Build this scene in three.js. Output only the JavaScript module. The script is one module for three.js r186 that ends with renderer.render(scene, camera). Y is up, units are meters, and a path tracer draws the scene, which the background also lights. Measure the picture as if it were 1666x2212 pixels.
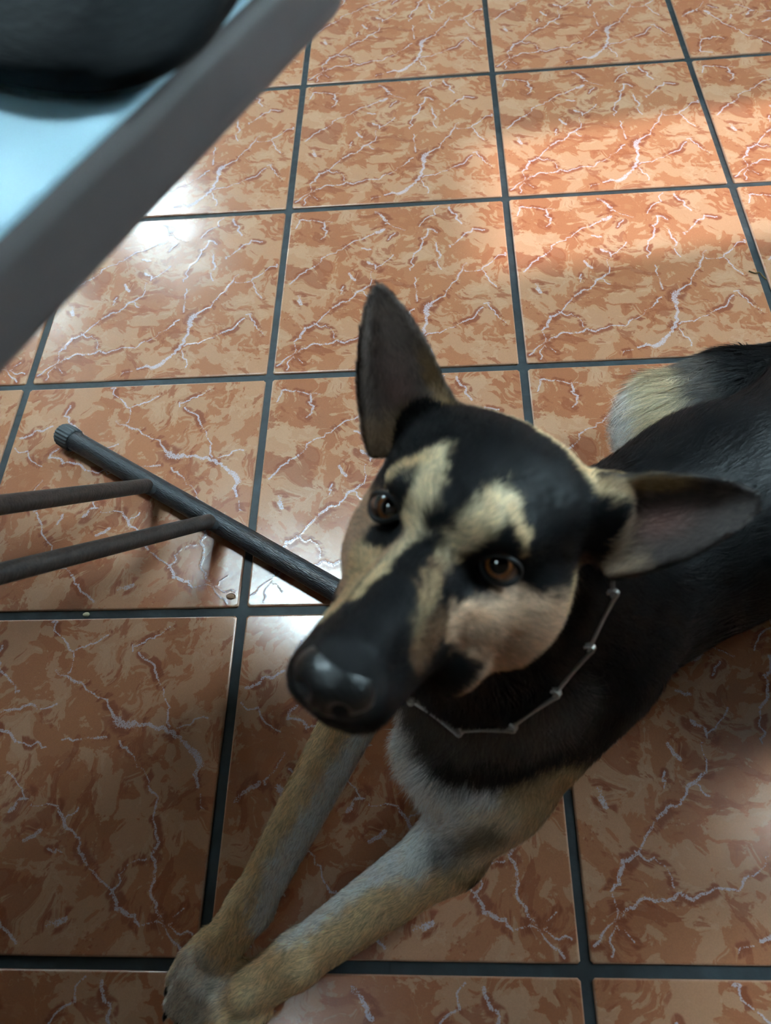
import * as THREE from 'three';
import { RoundedBoxGeometry } from 'three/addons/geometries/RoundedBoxGeometry.js';
import { mergeGeometries } from 'three/addons/utils/BufferGeometryUtils.js';

// ---------------------------------------------------------------- camera
const scene = new THREE.Scene();
const camera = new THREE.PerspectiveCamera(68.742, 1666 / 2212, 0.02, 60);
{
  const right = new THREE.Vector3(0.99701235, -0.07624743, -0.01235774);
  const up = new THREE.Vector3(0.02771015, 0.50240129, -0.86419042);
  const back = new THREE.Vector3(0.07210084, 0.86126609, 0.50301312);
  camera.position.set(0.55313745, 0.75168925, 1.65030069);
  camera.quaternion.setFromRotationMatrix(new THREE.Matrix4().makeBasis(right, up, back));
  camera.focus = 0.86;
  camera.userData.fStop = 6.4;
}
// ---------------------------------------------------------------- sky, sun, exposure
scene.background = new THREE.Color().setRGB(0.66, 0.90, 1.0);
scene.backgroundIntensity = 52.0;
const sun = new THREE.DirectionalLight(new THREE.Color().setRGB(1.0, 0.96, 0.92), 4.6);
sun.position.set(0.9 + 0.8 * 6, 0.70 * 6, 0.6 - 0.1 * 6);
sun.target.position.set(0.9, 0, 0.6);
sun.castShadow = true;
sun.shadow.radius = 3;
sun.shadow.mapSize.set(2048, 2048);
Object.assign(sun.shadow.camera, { left: -4, right: 4, top: 4, bottom: -4, near: 0.1, far: 20 });
scene.add(sun, sun.target);
const renderer = new THREE.WebGLRenderer({ antialias: true });
renderer.toneMapping = THREE.LinearToneMapping;
renderer.toneMappingExposure = 1.44;
renderer.shadowMap.enabled = true;

// ---------------------------------------------------------------- helpers
let seedState = 12345;
const rnd = () => { seedState = (seedState + 0x6d2b79f5) | 0; let t = Math.imul(seedState ^ (seedState >>> 15), 1 | seedState); t = (t + Math.imul(t ^ (t >>> 7), 61 | t)) ^ t; return ((t ^ (t >>> 14)) >>> 0) / 4294967296; };
const clamp = (x, a = 0, b = 1) => x < a ? a : x > b ? b : x;
const lerp = (a, b, t) => a + (b - a) * t;
const smooth = (a, b, x) => { const t = clamp((x - a) / (b - a)); return t * t * (3 - 2 * t); };
const hash3 = (x, y, z) => { let h = Math.imul(x, 374761393) ^ Math.imul(y, 668265263) ^ Math.imul(z, 2147483647 ^ 0x5bd1e995); h = Math.imul(h ^ (h >>> 13), 1274126177); return ((h ^ (h >>> 16)) >>> 0) / 4294967296; };
function noise3(x, y, z) {
  const xi = Math.floor(x), yi = Math.floor(y), zi = Math.floor(z);
  let u = x - xi, v = y - yi, w = z - zi; u = u * u * (3 - 2 * u); v = v * v * (3 - 2 * v); w = w * w * (3 - 2 * w);
  const a = lerp(lerp(hash3(xi, yi, zi), hash3(xi + 1, yi, zi), u), lerp(hash3(xi, yi + 1, zi), hash3(xi + 1, yi + 1, zi), u), v);
  const b = lerp(lerp(hash3(xi, yi, zi + 1), hash3(xi + 1, yi, zi + 1), u), lerp(hash3(xi, yi + 1, zi + 1), hash3(xi + 1, yi + 1, zi + 1), u), v);
  return lerp(a, b, w);
}
const fbm = (x, y, z, n = 4) => { let s = 0, a = 0.5, t = 0; for (let i = 0; i < n; i++) { s += a * noise3(x, y, z); t += a; a *= 0.5; x = x * 2.03 + 17.1; y = y * 2.03 + 5.7; z = z * 2.03 + 9.2; } return s / t; };
const V = (x, y, z) => new THREE.Vector3(x, y, z);
function shadows(o) { o.traverse((m) => { if (m.isMesh) { m.castShadow = true; m.receiveShadow = true; } }); return o; }
function part(name, geometry, material, parent) { const m = new THREE.Mesh(geometry, material); m.name = name; m.castShadow = m.receiveShadow = true; (parent ?? scene).add(m); return m; }
function structure(name, geometry, material) { const m = part(name, geometry, material); m.userData.kind = 'structure'; return m; }
function thing(name, label, category, group) { const g = new THREE.Group(); g.name = name; g.userData = { label, category }; if (group) g.userData.group = group; scene.add(g); return g; }
function dataTexture(n, fill, srgb) {
  const d = new Uint8Array(n * n * 4);
  for (let y = 0; y < n; y++) for (let x = 0; x < n; x++) { const c = fill((x + 0.5) / n, (y + 0.5) / n); const i = (y * n + x) * 4; d[i] = clamp(c[0]) * 255; d[i + 1] = clamp(c[1]) * 255; d[i + 2] = clamp(c[2]) * 255; d[i + 3] = 255; }
  const t = new THREE.DataTexture(d, n, n); t.wrapS = t.wrapT = THREE.RepeatWrapping; t.magFilter = THREE.LinearFilter; t.minFilter = THREE.LinearMipmapLinearFilter; t.generateMipmaps = true;
  if (srgb) t.colorSpace = THREE.SRGBColorSpace; t.needsUpdate = true; return t;
}
function tubeBetween(a, b, ra, rb, seg = 20) {
  const d = b.clone().sub(a), g = new THREE.CylinderGeometry(rb, ra, d.length(), seg, 1);
  g.applyQuaternion(new THREE.Quaternion().setFromUnitVectors(V(0, 1, 0), d.clone().normalize())); const m = a.clone().add(b).multiplyScalar(0.5); g.translate(m.x, m.y, m.z); return g;
}
const FUR = 1;

// ---------------------------------------------------------------- the room: floor of printed tiles, walls, ceiling, openings
const T = 0.333;                                   // tile pitch
const X0 = -4 * T, X1 = 7 * T, Z0 = -5 * T, Z1 = 7 * T, CEIL = 2.45, WT = 0.14;

// vein network of the tile print: [width, u, v, u, v, ...], origin at the tile's far left corner
const VEINS = [[1.0,0.017,0.955,0.072,0.896],[0.8,0.053,0.985,0.072,0.896,0.121,0.951],[1.6,0.072,0.896,0.083,0.813,0.114,0.754,0.166,0.722,0.233,0.648,0.3,0.589,0.359,0.539,0.389,0.514],[1.0,0.072,0.896,0.137,0.86,0.211,0.845,0.284,0.84,0.343,0.828,0.415,0.828,0.466,0.776,0.515,0.739,0.565,0.701,0.588,0.672],[0.8,0.15,0.726,0.206,0.76,0.246,0.793,0.246,0.823],[3.2,0.377,0.367,0.414,0.41],[2.8,0.292,0.435,0.321,0.482],[1.2,0.413,0.416,0.487,0.335],[0.8,0.389,0.514,0.396,0.431],[0.8,0.35,0.549,0.384,0.579],[0.7,0.271,0.511,0.261,0.565],[1.1,0.032,0.483,0.063,0.44,0.122,0.388,0.183,0.323,0.235,0.28,0.313,0.221,0.397,0.186],[3.2,0.41,0.175,0.441,0.159],[2.6,0.405,0.031,0.429,0.065,0.457,0.098],[1.0,0.454,0.117,0.543,0.168],[0.9,0.027,0.124,0.061,0.058,0.158,0.085,0.206,0.089],[0.9,0.165,0.092,0.17,0.167,0.155,0.202],[2.4,0.612,0.84,0.559,0.9,0.511,0.935],[1.2,0.511,0.935,0.447,0.941],[1.6,0.613,0.835,0.629,0.767,0.633,0.706],[3.2,0.633,0.706,0.651,0.655],[1.2,0.651,0.655,0.68,0.626,0.738,0.555,0.797,0.439,0.815,0.407],[1.0,0.629,0.826,0.705,0.801,0.785,0.756,0.843,0.72,0.873,0.681],[0.8,0.622,0.846,0.638,0.895,0.649,0.943],[1,0.6,0.62,0.583,0.523,0.587,0.479],[1.0,0.568,0.433,0.588,0.332,0.638,0.218,0.653,0.171],[2,0.649,0.176,0.688,0.198],[1,0.678,0.257,0.7,0.352,0.69,0.386,0.702,0.443],[1,0.748,0.298,0.807,0.232,0.856,0.182,0.9,0.198],[1.0,0.806,0.451,0.886,0.446,0.955,0.372,0.989,0.352],[0.9,0.884,0.457,0.909,0.514,0.936,0.559],[0.9,0.609,0.149,0.669,0.079,0.704,0.013],[1.2,0.75,0.03,0.78,0.083,0.8,0.147],[1.0,0.877,0.66,0.908,0.683,0.92,0.725,0.964,0.778],[2.4,0.07,0.557,0.086,0.617],[0.8,0.379,0.975,0.424,0.959],[1.3,0.346,0.277,0.388,0.287],[0.8,0.463,0.227,0.493,0.182]];
const N = 1536;
const vein = new Float32Array(N * N), stain = new Float32Array(N * N);
function stroke(buf, x0, y0, x1, y1, r, soft, amount) {
  const R = r + soft, ax = Math.max(0, Math.floor((Math.min(x0, x1) - R) * N)), bx = Math.min(N - 1, Math.ceil((Math.max(x0, x1) + R) * N)), ay = Math.max(0, Math.floor((Math.min(y0, y1) - R) * N)), by = Math.min(N - 1, Math.ceil((Math.max(y0, y1) + R) * N));
  const dx = x1 - x0, dy = y1 - y0, l2 = dx * dx + dy * dy + 1e-12;
  for (let y = ay; y <= by; y++) for (let x = ax; x <= bx; x++) {
    const px = (x + 0.5) / N, py = (y + 0.5) / N, t = clamp(((px - x0) * dx + (py - y0) * dy) / l2), d = Math.hypot(px - x0 - dx * t, py - y0 - dy * t);
    const w = amount * (1 - smooth(r, R, d)); if (w > buf[y * N + x]) buf[y * N + x] = w;
  }
}
for (const [width, ...p] of VEINS) {
  for (let k = 0; k + 3 < p.length; k += 2) {
    const n = Math.max(2, Math.ceil(Math.hypot(p[k + 2] - p[k], p[k + 3] - p[k + 1]) * 70));
    let lx, ly;
    for (let i = 0; i <= n; i++) {
      const t = i / n, x = lerp(p[k], p[k + 2], t), y = lerp(p[k + 1], p[k + 3], t);
      const e = (i === 0 || i === n) ? 0.5 : 1, jx = x + (noise3(x * 45, y * 45, 3) - 0.5) * 0.026 * e, jy = y + (noise3(x * 45, y * 45, 8) - 0.5) * 0.026 * e;
      if (i) {
        const ww = width * (0.35 + 1.3 * noise3(jx * 17, jy * 17, 1));
        stroke(vein, lx, ly, jx, jy, 0, 0.0020 + 0.0052 * ww, 0.55 + 0.45 * smooth(0.2, 0.5, noise3(jx * 26, jy * 26, 44)));
        if (noise3(x * 7, y * 7, 5) > 0.40) stroke(stain, lx, ly, jx + 0.006, jy + 0.004, 0.002 * width, 0.014 + 0.010 * width, 0.5 + 0.5 * noise3(x * 12, y * 12, 6));
      }
      lx = jx; ly = jy;
    }
  }
}
const ragged = (x, y, z, n = 6) => { let s = 0, a = 1, t = 0; for (let i = 0; i < n; i++) { s += a * noise3(x, y, z + i * 7.3); t += a; a *= 0.62; x = x * 2.1 + 3.1; y = y * 2.1 + 1.7; } return s / t; };
const tileColor = dataTexture(N, (u, v0) => {
  const v = 1 - v0;                                // v runs from the far edge to the near edge
  const i = Math.min(N - 1, Math.floor(v * N)) * N + Math.min(N - 1, Math.floor(u * N));
  const wx = (fbm(u * 6, v * 6, 1.5, 3) - 0.5) * 0.22, wy = (fbm(u * 6, v * 6, 7.5, 3) - 0.5) * 0.22;
  const p = u + wx, q = v + wy, along = p * 0.86 + q * 0.51, across = q * 0.86 - p * 0.51;      // the print runs aslant
  let c = [0.745, 0.490, 0.352];
  const mix = (t, k) => { c = [lerp(c[0], k[0], t), lerp(c[1], k[1], t), lerp(c[2], k[2], t)]; };
  // crisp ragged patches of two tones of glaze on a terracotta ground
  mix(0.75 * smooth(0.525, 0.545, ragged(along * 6 + 4, across * 8 + 2, 21)), [0.715, 0.450, 0.315]);
  mix(0.80 * smooth(0.512, 0.524, ragged(along * 5.5 + 1, across * 8 + 6, 4.2, 7)), [0.810, 0.610, 0.480]);
  mix(0.70 * smooth(0.560, 0.570, ragged(p * 11 + 5, q * 11, 11.4, 6)), [0.825, 0.640, 0.515]);
  // thin pale scratches
  const r = Math.abs(ragged(p * 6 + 9, q * 6, 30, 5) - 0.5); mix(0.5 * (1 - smooth(0.0, 0.008, r)) * smooth(0.5, 0.56, ragged(u * 14, v * 14, 50, 3)), [0.83, 0.63, 0.51]);
  // red-brown smears, some following the veins
  const d = ragged(along * 16 + 2, across * 34, 15, 5);
  mix(0.75 * smooth(0.10, 0.5, stain[i]) * smooth(0.46, 0.60, d), [0.575, 0.305, 0.215]);
  mix(0.60 * smooth(0.600, 0.66, ragged(along * 9 + 7, across * 22, 40, 6)), [0.625, 0.350, 0.240]);
  // granular white-lilac veins
  const g = noise3(u * 420, v * 420, 3) * 0.65 + noise3(u * 760, v * 760, 7) * 0.35;
  const w = smooth(0.02, 0.10, g - (1.0 - 0.72 * Math.min(1, vein[i] * 1.32)) * (vein[i] > 0.02 ? 1 : 9)); mix(0.86 * w, [0.85, 0.79, 0.84]);
  // unglazed pale rim
  const edge = Math.min(u, v, 1 - u, 1 - v); mix(0.75 * (1 - smooth(0.0028, 0.0052, edge + (d - 0.5) * 0.003)), [0.82, 0.63, 0.53]);
  const f = 0.82 + 0.05 * noise3(u * 420, v * 420, 12); return [c[0] * f, c[1] * f, c[2] * f];
}, true);
const tileBump = dataTexture(1024, (u, v0) => {
  const v = 1 - v0, i = Math.min(N - 1, Math.floor(v * N)) * N + Math.min(N - 1, Math.floor(u * N));
  const w = vein[i], g = noise3(u * 300, v * 300, 3);
  const h = 0.40 + 0.22 * (fbm(u * 7, v * 7, 60, 2) - 0.5) + 0.05 * (fbm(u * 60, v * 60, 33, 2) - 0.5) + 0.16 * w * g; return [h, h, h];
});
const tileRough = dataTexture(512, (u, v) => { const h = 0.50 + 0.35 * fbm(u * 9, v * 9, 80, 4) + 0.12 * (noise3(u * 90, v * 90, 4) - 0.5); return [h, h, h]; });
const tileMaterial = new THREE.MeshPhysicalMaterial({ name: 'glazed_tile', map: tileColor, bumpMap: tileBump, bumpScale: 0.0012, roughnessMap: tileRough, roughness: 0.30, specularIntensity: 1.0, ior: 1.52 });
const groutTex = dataTexture(512, (u, v) => { const k = 0.75 + 0.6 * (fbm(u * 40, v * 40, 2, 4) - 0.5) + 0.25 * smooth(0.6, 0.75, fbm(u * 12, v * 12, 9, 3)); return [0.155 * k, 0.19 * k, 0.21 * k]; }, true);
const groutBump = dataTexture(512, (u, v) => { const h = fbm(u * 60, v * 60, 5, 4); return [h, h, h]; });
groutTex.repeat.set(6, 6); groutBump.repeat.set(6, 6);
const groutMaterial = new THREE.MeshStandardMaterial({ name: 'grout', map: groutTex, bumpMap: groutBump, bumpScale: 0.0012, roughness: 0.62 });

// one tile: a slab whose top edge is rounded over, uv over the whole face
function tileGeometry() {
  const h = (T - 0.0095) / 2, rings = [[h, -0.009], [h, -0.0022], [h - 0.0007, -0.0007], [h - 0.0024, 0]], cr = 0.0025, pos = [], uv = [], idx = [];
  const corner = (r, y) => { const c = Math.min(cr, r); for (const [sx, sz] of [[-1, -1], [1, -1], [1, 1], [-1, 1]]) { const a = [sx * r, sz * (r - c)], b = [sx * (r - c), sz * r]; for (const q of (sx * sz > 0 ? [a, b] : [b, a])) { pos.push(q[0], y, q[1]); uv.push(q[0] / (2 * h) + 0.5, 0.5 - q[1] / (2 * h)); } } };
  for (const [r, y] of rings) corner(r, y);
  for (let k = 0; k + 1 < rings.length; k++) for (let i = 0; i < 8; i++) { const j = (i + 1) % 8, a = k * 8 + i, b = k * 8 + j; idx.push(a, a + 8, b, b, a + 8, b + 8); }
  const top = (rings.length - 1) * 8; for (let i = 1; i < 7; i++) idx.push(top, top + i + 1, top + i);
  const g = new THREE.BufferGeometry(); g.setAttribute('position', new THREE.Float32BufferAttribute(pos, 3)); g.setAttribute('uv', new THREE.Float32BufferAttribute(uv, 2)); g.setIndex(idx);
  g.computeVertexNormals();
  const n = g.attributes.normal; for (let i = top; i < top + 8; i++) n.setXYZ(i, 0, 1, 0);
  return g;
}
const floor = new THREE.Mesh(new THREE.BoxGeometry(X1 - X0 + 2 * WT, 0.1, Z1 - Z0 + 2 * WT), groutMaterial);
floor.name = 'floor'; floor.userData.kind = 'structure'; floor.receiveShadow = floor.castShadow = true; floor.position.set((X0 + X1) / 2, -0.0526, (Z0 + Z1) / 2); scene.add(floor);
{
  const g = tileGeometry();
  const turned = new Set(['0,3', '0,4', '1,4', '3,0', '4,2', '2,5', '-1,3', '-1,2', '3,4']);
  for (let j = -5; j < 7; j++) for (let i = -4; i < 7; i++) {
    const t = part('tile', g, tileMaterial, floor);
    t.position.set((i + 0.5) * T - floor.position.x + (hash3(i, j, 1) - 0.5) * 0.0014, 0.0526 + (hash3(i, j, 2) - 0.5) * 0.0004, (j + 0.5) * T - floor.position.z + (hash3(i, j, 3) - 0.5) * 0.0014);
    t.rotation.y = (turned.has(i + ',' + j) ? Math.PI / 2 : 0) + (hash3(i, j, 4) - 0.5) * 0.003;
    t.rotation.x = (hash3(i, j, 5) - 0.5) * 0.004; t.rotation.z = (hash3(i, j, 6) - 0.5) * 0.004;
  }
}
// walls with openings, built as extruded outlines with holes
const plasterTex = dataTexture(512, (u, v) => { const k = 0.95 + 0.08 * (fbm(u * 20, v * 20, 3, 4) - 0.5); return [0.56 * k, 0.54 * k, 0.50 * k]; }, true);
const plasterBump = dataTexture(512, (u, v) => { const h = fbm(u * 60, v * 60, 6, 3); return [h, h, h]; });
const plaster = new THREE.MeshStandardMaterial({ name: 'painted_plaster', map: plasterTex, bumpMap: plasterBump, bumpScale: 0.001, roughness: 0.9 });
const frameMaterial = new THREE.MeshStandardMaterial({ name: 'white_frame', color: 0xd8d8d4, roughness: 0.45 });
const paneMaterial = new THREE.MeshPhysicalMaterial({ name: 'clear_pane', color: 0xffffff, transmission: 1, thickness: 0, roughness: 0.0, ior: 1.45 });
const brownTex2 = dataTexture(512, (u, v) => { const k = 0.9 + 0.3 * (fbm(u * 3, v * 40, 3, 4) - 0.5); return [0.34 * k, 0.27 * k, 0.22 * k]; }, true);
const darkWood = new THREE.MeshStandardMaterial({ name: 'dark_wood_panelling', map: brownTex2, roughness: 0.7 });
function wallWithHoles(name, w, h, holes, finish = plaster, thick = WT) {
  const s = new THREE.Shape([new THREE.Vector2(0, 0), new THREE.Vector2(w, 0), new THREE.Vector2(w, h), new THREE.Vector2(0, h)]);
  for (const [x0, y0, x1, y1] of holes) s.holes.push(new THREE.Path([new THREE.Vector2(x0, y0), new THREE.Vector2(x0, y1), new THREE.Vector2(x1, y1), new THREE.Vector2(x1, y0)]));
  return structure(name, new THREE.ExtrudeGeometry(s, { depth: thick, bevelEnabled: false }), finish);
}
function windowIn(name, x0, y0, x1, y1, mullions, b = 0.045) {     // in the plane z = 0 of its group, standing in a wall opening
  const g = new THREE.Group(); g.name = name; g.userData.kind = 'structure'; scene.add(g);
  const bars = [[(x0 + x1) / 2, y0 + b / 2, x1 - x0, b], [(x0 + x1) / 2, y1 - b / 2, x1 - x0, b], [x0 + b / 2, (y0 + y1) / 2, b, y1 - y0], [x1 - b / 2, (y0 + y1) / 2, b, y1 - y0]];
  for (let k = 1; k <= mullions; k++) bars.push([lerp(x0, x1, k / (mullions + 1)), (y0 + y1) / 2, 0.03, y1 - y0]);
  for (const [x, y, w, h] of bars) { const m = part('window_frame', new RoundedBoxGeometry(w, h, 0.05, 1, 0.004), frameMaterial, g); m.position.set(x, y, 0); }
  const pane = part('pane', new THREE.PlaneGeometry(x1 - x0 - 0.02, y1 - y0 - 0.02), paneMaterial, g); pane.position.set((x0 + x1) / 2, (y0 + y1) / 2, 0);
  return g;
}
const LX = X1 - X0, LZ = Z1 - Z0;
const BACK_A = [-1.15 - X0, 1.50, -0.70 - X0, 1.95], RIGHT_A = [0.255 - Z0, 0.70, 0.655 - Z0, 1.62];
const LEFT_A = [0.35, 1.25, 0.80, 1.85];                 // measured from the far corner
const wallBack = wallWithHoles('wall_back', LX, CEIL, [BACK_A]); wallBack.position.set(X0, 0, Z0 - WT);
const wallFront = wallWithHoles('wall_front', LX, CEIL, [], darkWood); wallFront.position.set(X0, 0, Z1);
const wallLeft = wallWithHoles('wall_left', LZ, CEIL, [LEFT_A]); wallLeft.rotation.y = -Math.PI / 2; wallLeft.position.set(X0, 0, Z0);
const wallRight = wallWithHoles('wall_right', LZ, CEIL, [RIGHT_A], darkWood); wallRight.rotation.y = -Math.PI / 2; wallRight.position.set(X1 + WT, 0, Z0);
windowIn('window_1', ...BACK_A, 0).position.set(X0, 0, Z0 - WT / 2);
{ const w = windowIn('window_2', ...RIGHT_A, 0); w.rotation.y = -Math.PI / 2; w.position.set(X1 + WT / 2, 0, Z0); }
// ceiling with a roof light
const SKY_HOLE = [-0.60 - X0, 0.10 - Z0, 0.32 - X0, 0.58 - Z0];
{
  const SMALL = [1.785 - X0, 1.185 - Z0, 1.905 - X0, 1.305 - Z0];
  const FRONT = [-0.20 - X0, 2.02 - Z0, -0.01 - X0, 2.21 - Z0];
  const c = wallWithHoles('ceiling', LX, LZ, [SKY_HOLE, SMALL, FRONT], darkWood, 0.07); c.rotation.x = Math.PI / 2; c.position.set(X0, CEIL + 0.07, Z0);
  const w = windowIn('window_3', ...SKY_HOLE, 0); w.rotation.x = Math.PI / 2; w.position.set(X0, CEIL + 0.035, Z0);
  for (const [n, r] of [['window_5', SMALL], ['window_6', FRONT]]) { const q = windowIn(n, ...r, 0, 0.015); q.rotation.x = Math.PI / 2; q.position.set(X0, CEIL + 0.035, Z0); }
}
{ const w = windowIn('window_4', ...LEFT_A, 0); w.rotation.y = -Math.PI / 2; w.position.set(X0 - WT / 2, 0, Z0); }
const yard = structure('ground', new THREE.BoxGeometry(30, 0.1, 30), new THREE.MeshStandardMaterial({ name: 'yard_concrete', color: 0x8a8780, roughness: 0.95 })); yard.position.set(0.5, -0.17, 0.5);

// ---------------------------------------------------------------- folding table: top, rim, tubular legs
const E1 = V(-0.4393, 0, 0.8983), E2 = V(-0.8983, 0, -0.4393);       // along the long side towards the viewer, and across
const CORNER = V(0.5265, 0, 1.2515);                                  // outer corner of the top, on plan
const TOP_H = 0.604, RIM = 0.0365, LEN = 0.90, WID = 0.86;
const onPlan = (a, b, y) => CORNER.clone().addScaledVector(E1, a).addScaledVector(E2, b).setY(y);
const table = thing('folding_table', 'folding table with a pale blue top, grey rim and dark tubular legs', 'table');
{
  const rounded = (inset, r) => {                                     // outline in (a, b) of the top
    const s = new THREE.Shape(), a0 = inset, a1 = LEN - inset, b0 = inset, b1 = WID - inset;
    s.moveTo(a0 + r, b0); s.lineTo(a1 - r, b0); s.absarc(a1 - r, b0 + r, r, -Math.PI / 2, 0); s.lineTo(a1, b1 - r); s.absarc(a1 - r, b1 - r, r, 0, Math.PI / 2); s.lineTo(a0 + r, b1); s.absarc(a0 + r, b1 - r, r, Math.PI / 2, Math.PI); s.lineTo(a0, b0 + r); s.absarc(a0 + r, b0 + r, r, Math.PI, 1.5 * Math.PI); return s;
  };
  const mirrored = (g) => { const i = g.index; if (i) { const a = i.array; for (let k = 0; k < a.length; k += 3) { const q = a[k]; a[k] = a[k + 1]; a[k + 1] = q; } return g; } for (const n of ['position', 'normal', 'uv']) { const a = g.attributes[n], s = a.itemSize, q = a.array; for (let k = 0; k < a.count; k += 3) for (let c = 0; c < s; c++) { const v = q[k * s + c]; q[k * s + c] = q[(k + 1) * s + c]; q[(k + 1) * s + c] = v; } } return g; };   // the frame is left-handed: turn the faces round
  const place = new THREE.Matrix4().makeBasis(E1, E2, V(0, 1, 0)).setPosition(CORNER.x, 0, CORNER.z);
  const rimShape = rounded(0.009, 0.024); rimShape.holes.push(new THREE.Path(rounded(0.0125, 0.022).getPoints(8).reverse()));
  const speckle = dataTexture(256, (u, v) => { const k = 0.9 + 0.2 * (fbm(u * 50, v * 50, 4, 3) - 0.5); return [0.38 * k, 0.35 * k, 0.35 * k]; }, true);
  const rimMat = new THREE.MeshStandardMaterial({ name: 'grey_plastic_edge', map: speckle, roughness: 0.62 });
  const rg = new THREE.ExtrudeGeometry(rimShape, { depth: RIM - 0.018, bevelEnabled: true, bevelSize: 0.009, bevelThickness: 0.009, bevelSegments: 6, curveSegments: 10 });
  rg.translate(0, 0, TOP_H - RIM + 0.009); rg.applyMatrix4(place); mirrored(rg);
  part('rim', rg, rimMat, table).userData.label = 'grey plastic rim';
  const topTex = dataTexture(512, (u, v) => { const k = 0.97 + 0.05 * (fbm(u * 8, v * 8, 14, 4) - 0.5), s = smooth(0.72, 0.78, fbm(u * 22, v * 22, 31, 3)) * 0.06; return [0.64 * k - s, 0.79 * k - s * 1.1, 0.85 * k - s * 1.6]; }, true);
  const tg = new THREE.ExtrudeGeometry(rounded(0.0065, 0.022), { depth: RIM - 0.014, bevelEnabled: true, bevelSize: 0.002, bevelThickness: 0.002, bevelSegments: 2, curveSegments: 10 });
  tg.translate(0, 0, TOP_H - RIM + 0.0127); tg.applyMatrix4(place); mirrored(tg);
  part('tabletop', tg, new THREE.MeshPhysicalMaterial({ name: 'white_laminate', map: topTex, roughness: 0.55 }), table).userData.label = 'pale blue top';

  // leg frames: a foot tube lying on the floor, capped at both ends, and two struts rising along the table
  const steelTex = dataTexture(512, (u, v) => { const k = 0.85 + 0.5 * (fbm(u * 90, v * 90, 3, 3) - 0.5), w = smooth(0.58, 0.70, fbm(u * 9, v * 9, 7, 4)); return [lerp(0.215, 0.27, w) * k, lerp(0.225, 0.245, w) * k, lerp(0.24, 0.235, w) * k]; }, true);
  const steelBump = dataTexture(512, (u, v) => { const h = fbm(u * 130, v * 130, 6, 2); return [h, h, h]; });
  const steel = new THREE.MeshPhysicalMaterial({ name: 'dark_enamelled_steel', map: steelTex, bumpMap: steelBump, bumpScale: 0.0006, roughness: 0.36, metalness: 0.35 });
  const brownTex = dataTexture(256, (u, v) => { const k = 0.85 + 0.5 * (fbm(u * 40, v * 60, 13, 4) - 0.5); return [0.235 * k, 0.20 * k, 0.185 * k]; }, true);
  const strutMat = new THREE.MeshStandardMaterial({ name: 'worn_brown_enamel', map: brownTex, bumpMap: steelBump, bumpScale: 0.0004, roughness: 0.55, metalness: 0.2 });
  const rubber = new THREE.MeshStandardMaterial({ name: 'black_rubber', color: 0x34393d, roughness: 0.55 });
  const capGeometry = () => {                                          // ribbed rubber ferrule, closed end at +y
    const prof = [[0, 0.0245], [0.008, 0.0243], [0.0128, 0.0225], [0.0152, 0.0185], [0.0157, 0.008], [0.0152, 0.0], [0.0132, -0.0012], [0.0118, -0.001]], seg = 96, pos = [], idx = [];
    prof.forEach(([r, y], k) => { for (let i = 0; i < seg; i++) { const a = i / seg * Math.PI * 2, ribs = (k >= 2 && k <= 5) ? 0.0011 * (Math.cos(a * 20) * 0.5 - 0.5) : k === 1 ? 0.0007 * (Math.cos(a * 20) * 0.5 - 0.5) : 0, q = r + ribs; pos.push(q * Math.cos(a), y, q * Math.sin(a)); } });
    for (let k = 0; k + 1 < prof.length; k++) for (let i = 0; i < seg; i++) { const j = (i + 1) % seg, a = k * seg + i, b = k * seg + j; idx.push(a, b, a + seg, b, b + seg, a + seg); }
    const g = new THREE.BufferGeometry(); g.setAttribute('position', new THREE.Float32BufferAttribute(pos, 3)); g.setIndex(idx); g.computeVertexNormals(); return g;
  };
  const cap = capGeometry();
  function footTube(a, b) {
    const R = 0.0125, y = 0.0150; a.y = b.y = y;
    const d = b.clone().sub(a).normalize();
    part('foot_tube', tubeBetween(a, b, R, R, 28), steel, table);
    for (const [p, dir] of [[a, d.clone().negate()], [b, d]]) { const c = part('end_cap', cap, rubber, table); c.quaternion.setFromUnitVectors(V(0, 1, 0), dir); c.position.copy(p).addScaledVector(dir, -0.008); c.userData.label = 'ribbed black rubber end cap'; }
  }
  function strut(a, b) {                                               // slightly flattened where it is welded on
    const c = new THREE.CatmullRomCurve3([a, a.clone().lerp(b, 0.04), a.clone().lerp(b, 0.5), b]);
    const g = new THREE.TubeGeometry(c, 24, 0.0087, 16, false), s = new THREE.SphereGeometry(0.0087, 16, 10); s.translate(a.x, a.y, a.z);
    s.deleteAttribute('uv'); g.deleteAttribute('uv'); const m = mergeGeometries([g, s]);
    const p = m.attributes.position, uv = new Float32Array(p.count * 2); for (let i = 0; i < p.count; i++) { uv[2 * i] = (p.getX(i) + p.getZ(i)) * 4; uv[2 * i + 1] = (p.getY(i) - p.getX(i)) * 4; } m.setAttribute('uv', new THREE.BufferAttribute(uv, 2));
    part('strut', m, strutMat, table);
    const w = new THREE.SphereGeometry(0.0075, 12, 8); w.scale(1.25, 0.7, 1); const bead = part('weld_bead', w, steel, table); bead.position.copy(a).add(V(0.004, -0.004, 0.002));
  }
  footTube(V(0.0900, 0, 1.0990), V(0.4790, 0, 1.3415));
  const s1 = V(0.2085, 0.0285, 1.1830), s2 = V(0.2905, 0.0285, 1.2340), dir1 = V(-0.0195, 0.2115, 0.151), dir2 = V(-0.0785, 0.226, 0.172);
  const up = (s, d) => s.clone().addScaledVector(d, (TOP_H - RIM - s.y) / d.y);
  strut(s1, up(s1, dir1)); strut(s2, up(s2, dir2));
  // the crossing frame that carries the end nearer the viewer
  const o = E1.clone().multiplyScalar(0.50), t1 = V(0.0900, 0, 1.0990).add(o), t2 = V(0.4300, 0, 1.311).add(o);
  footTube(t1, t2);
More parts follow.
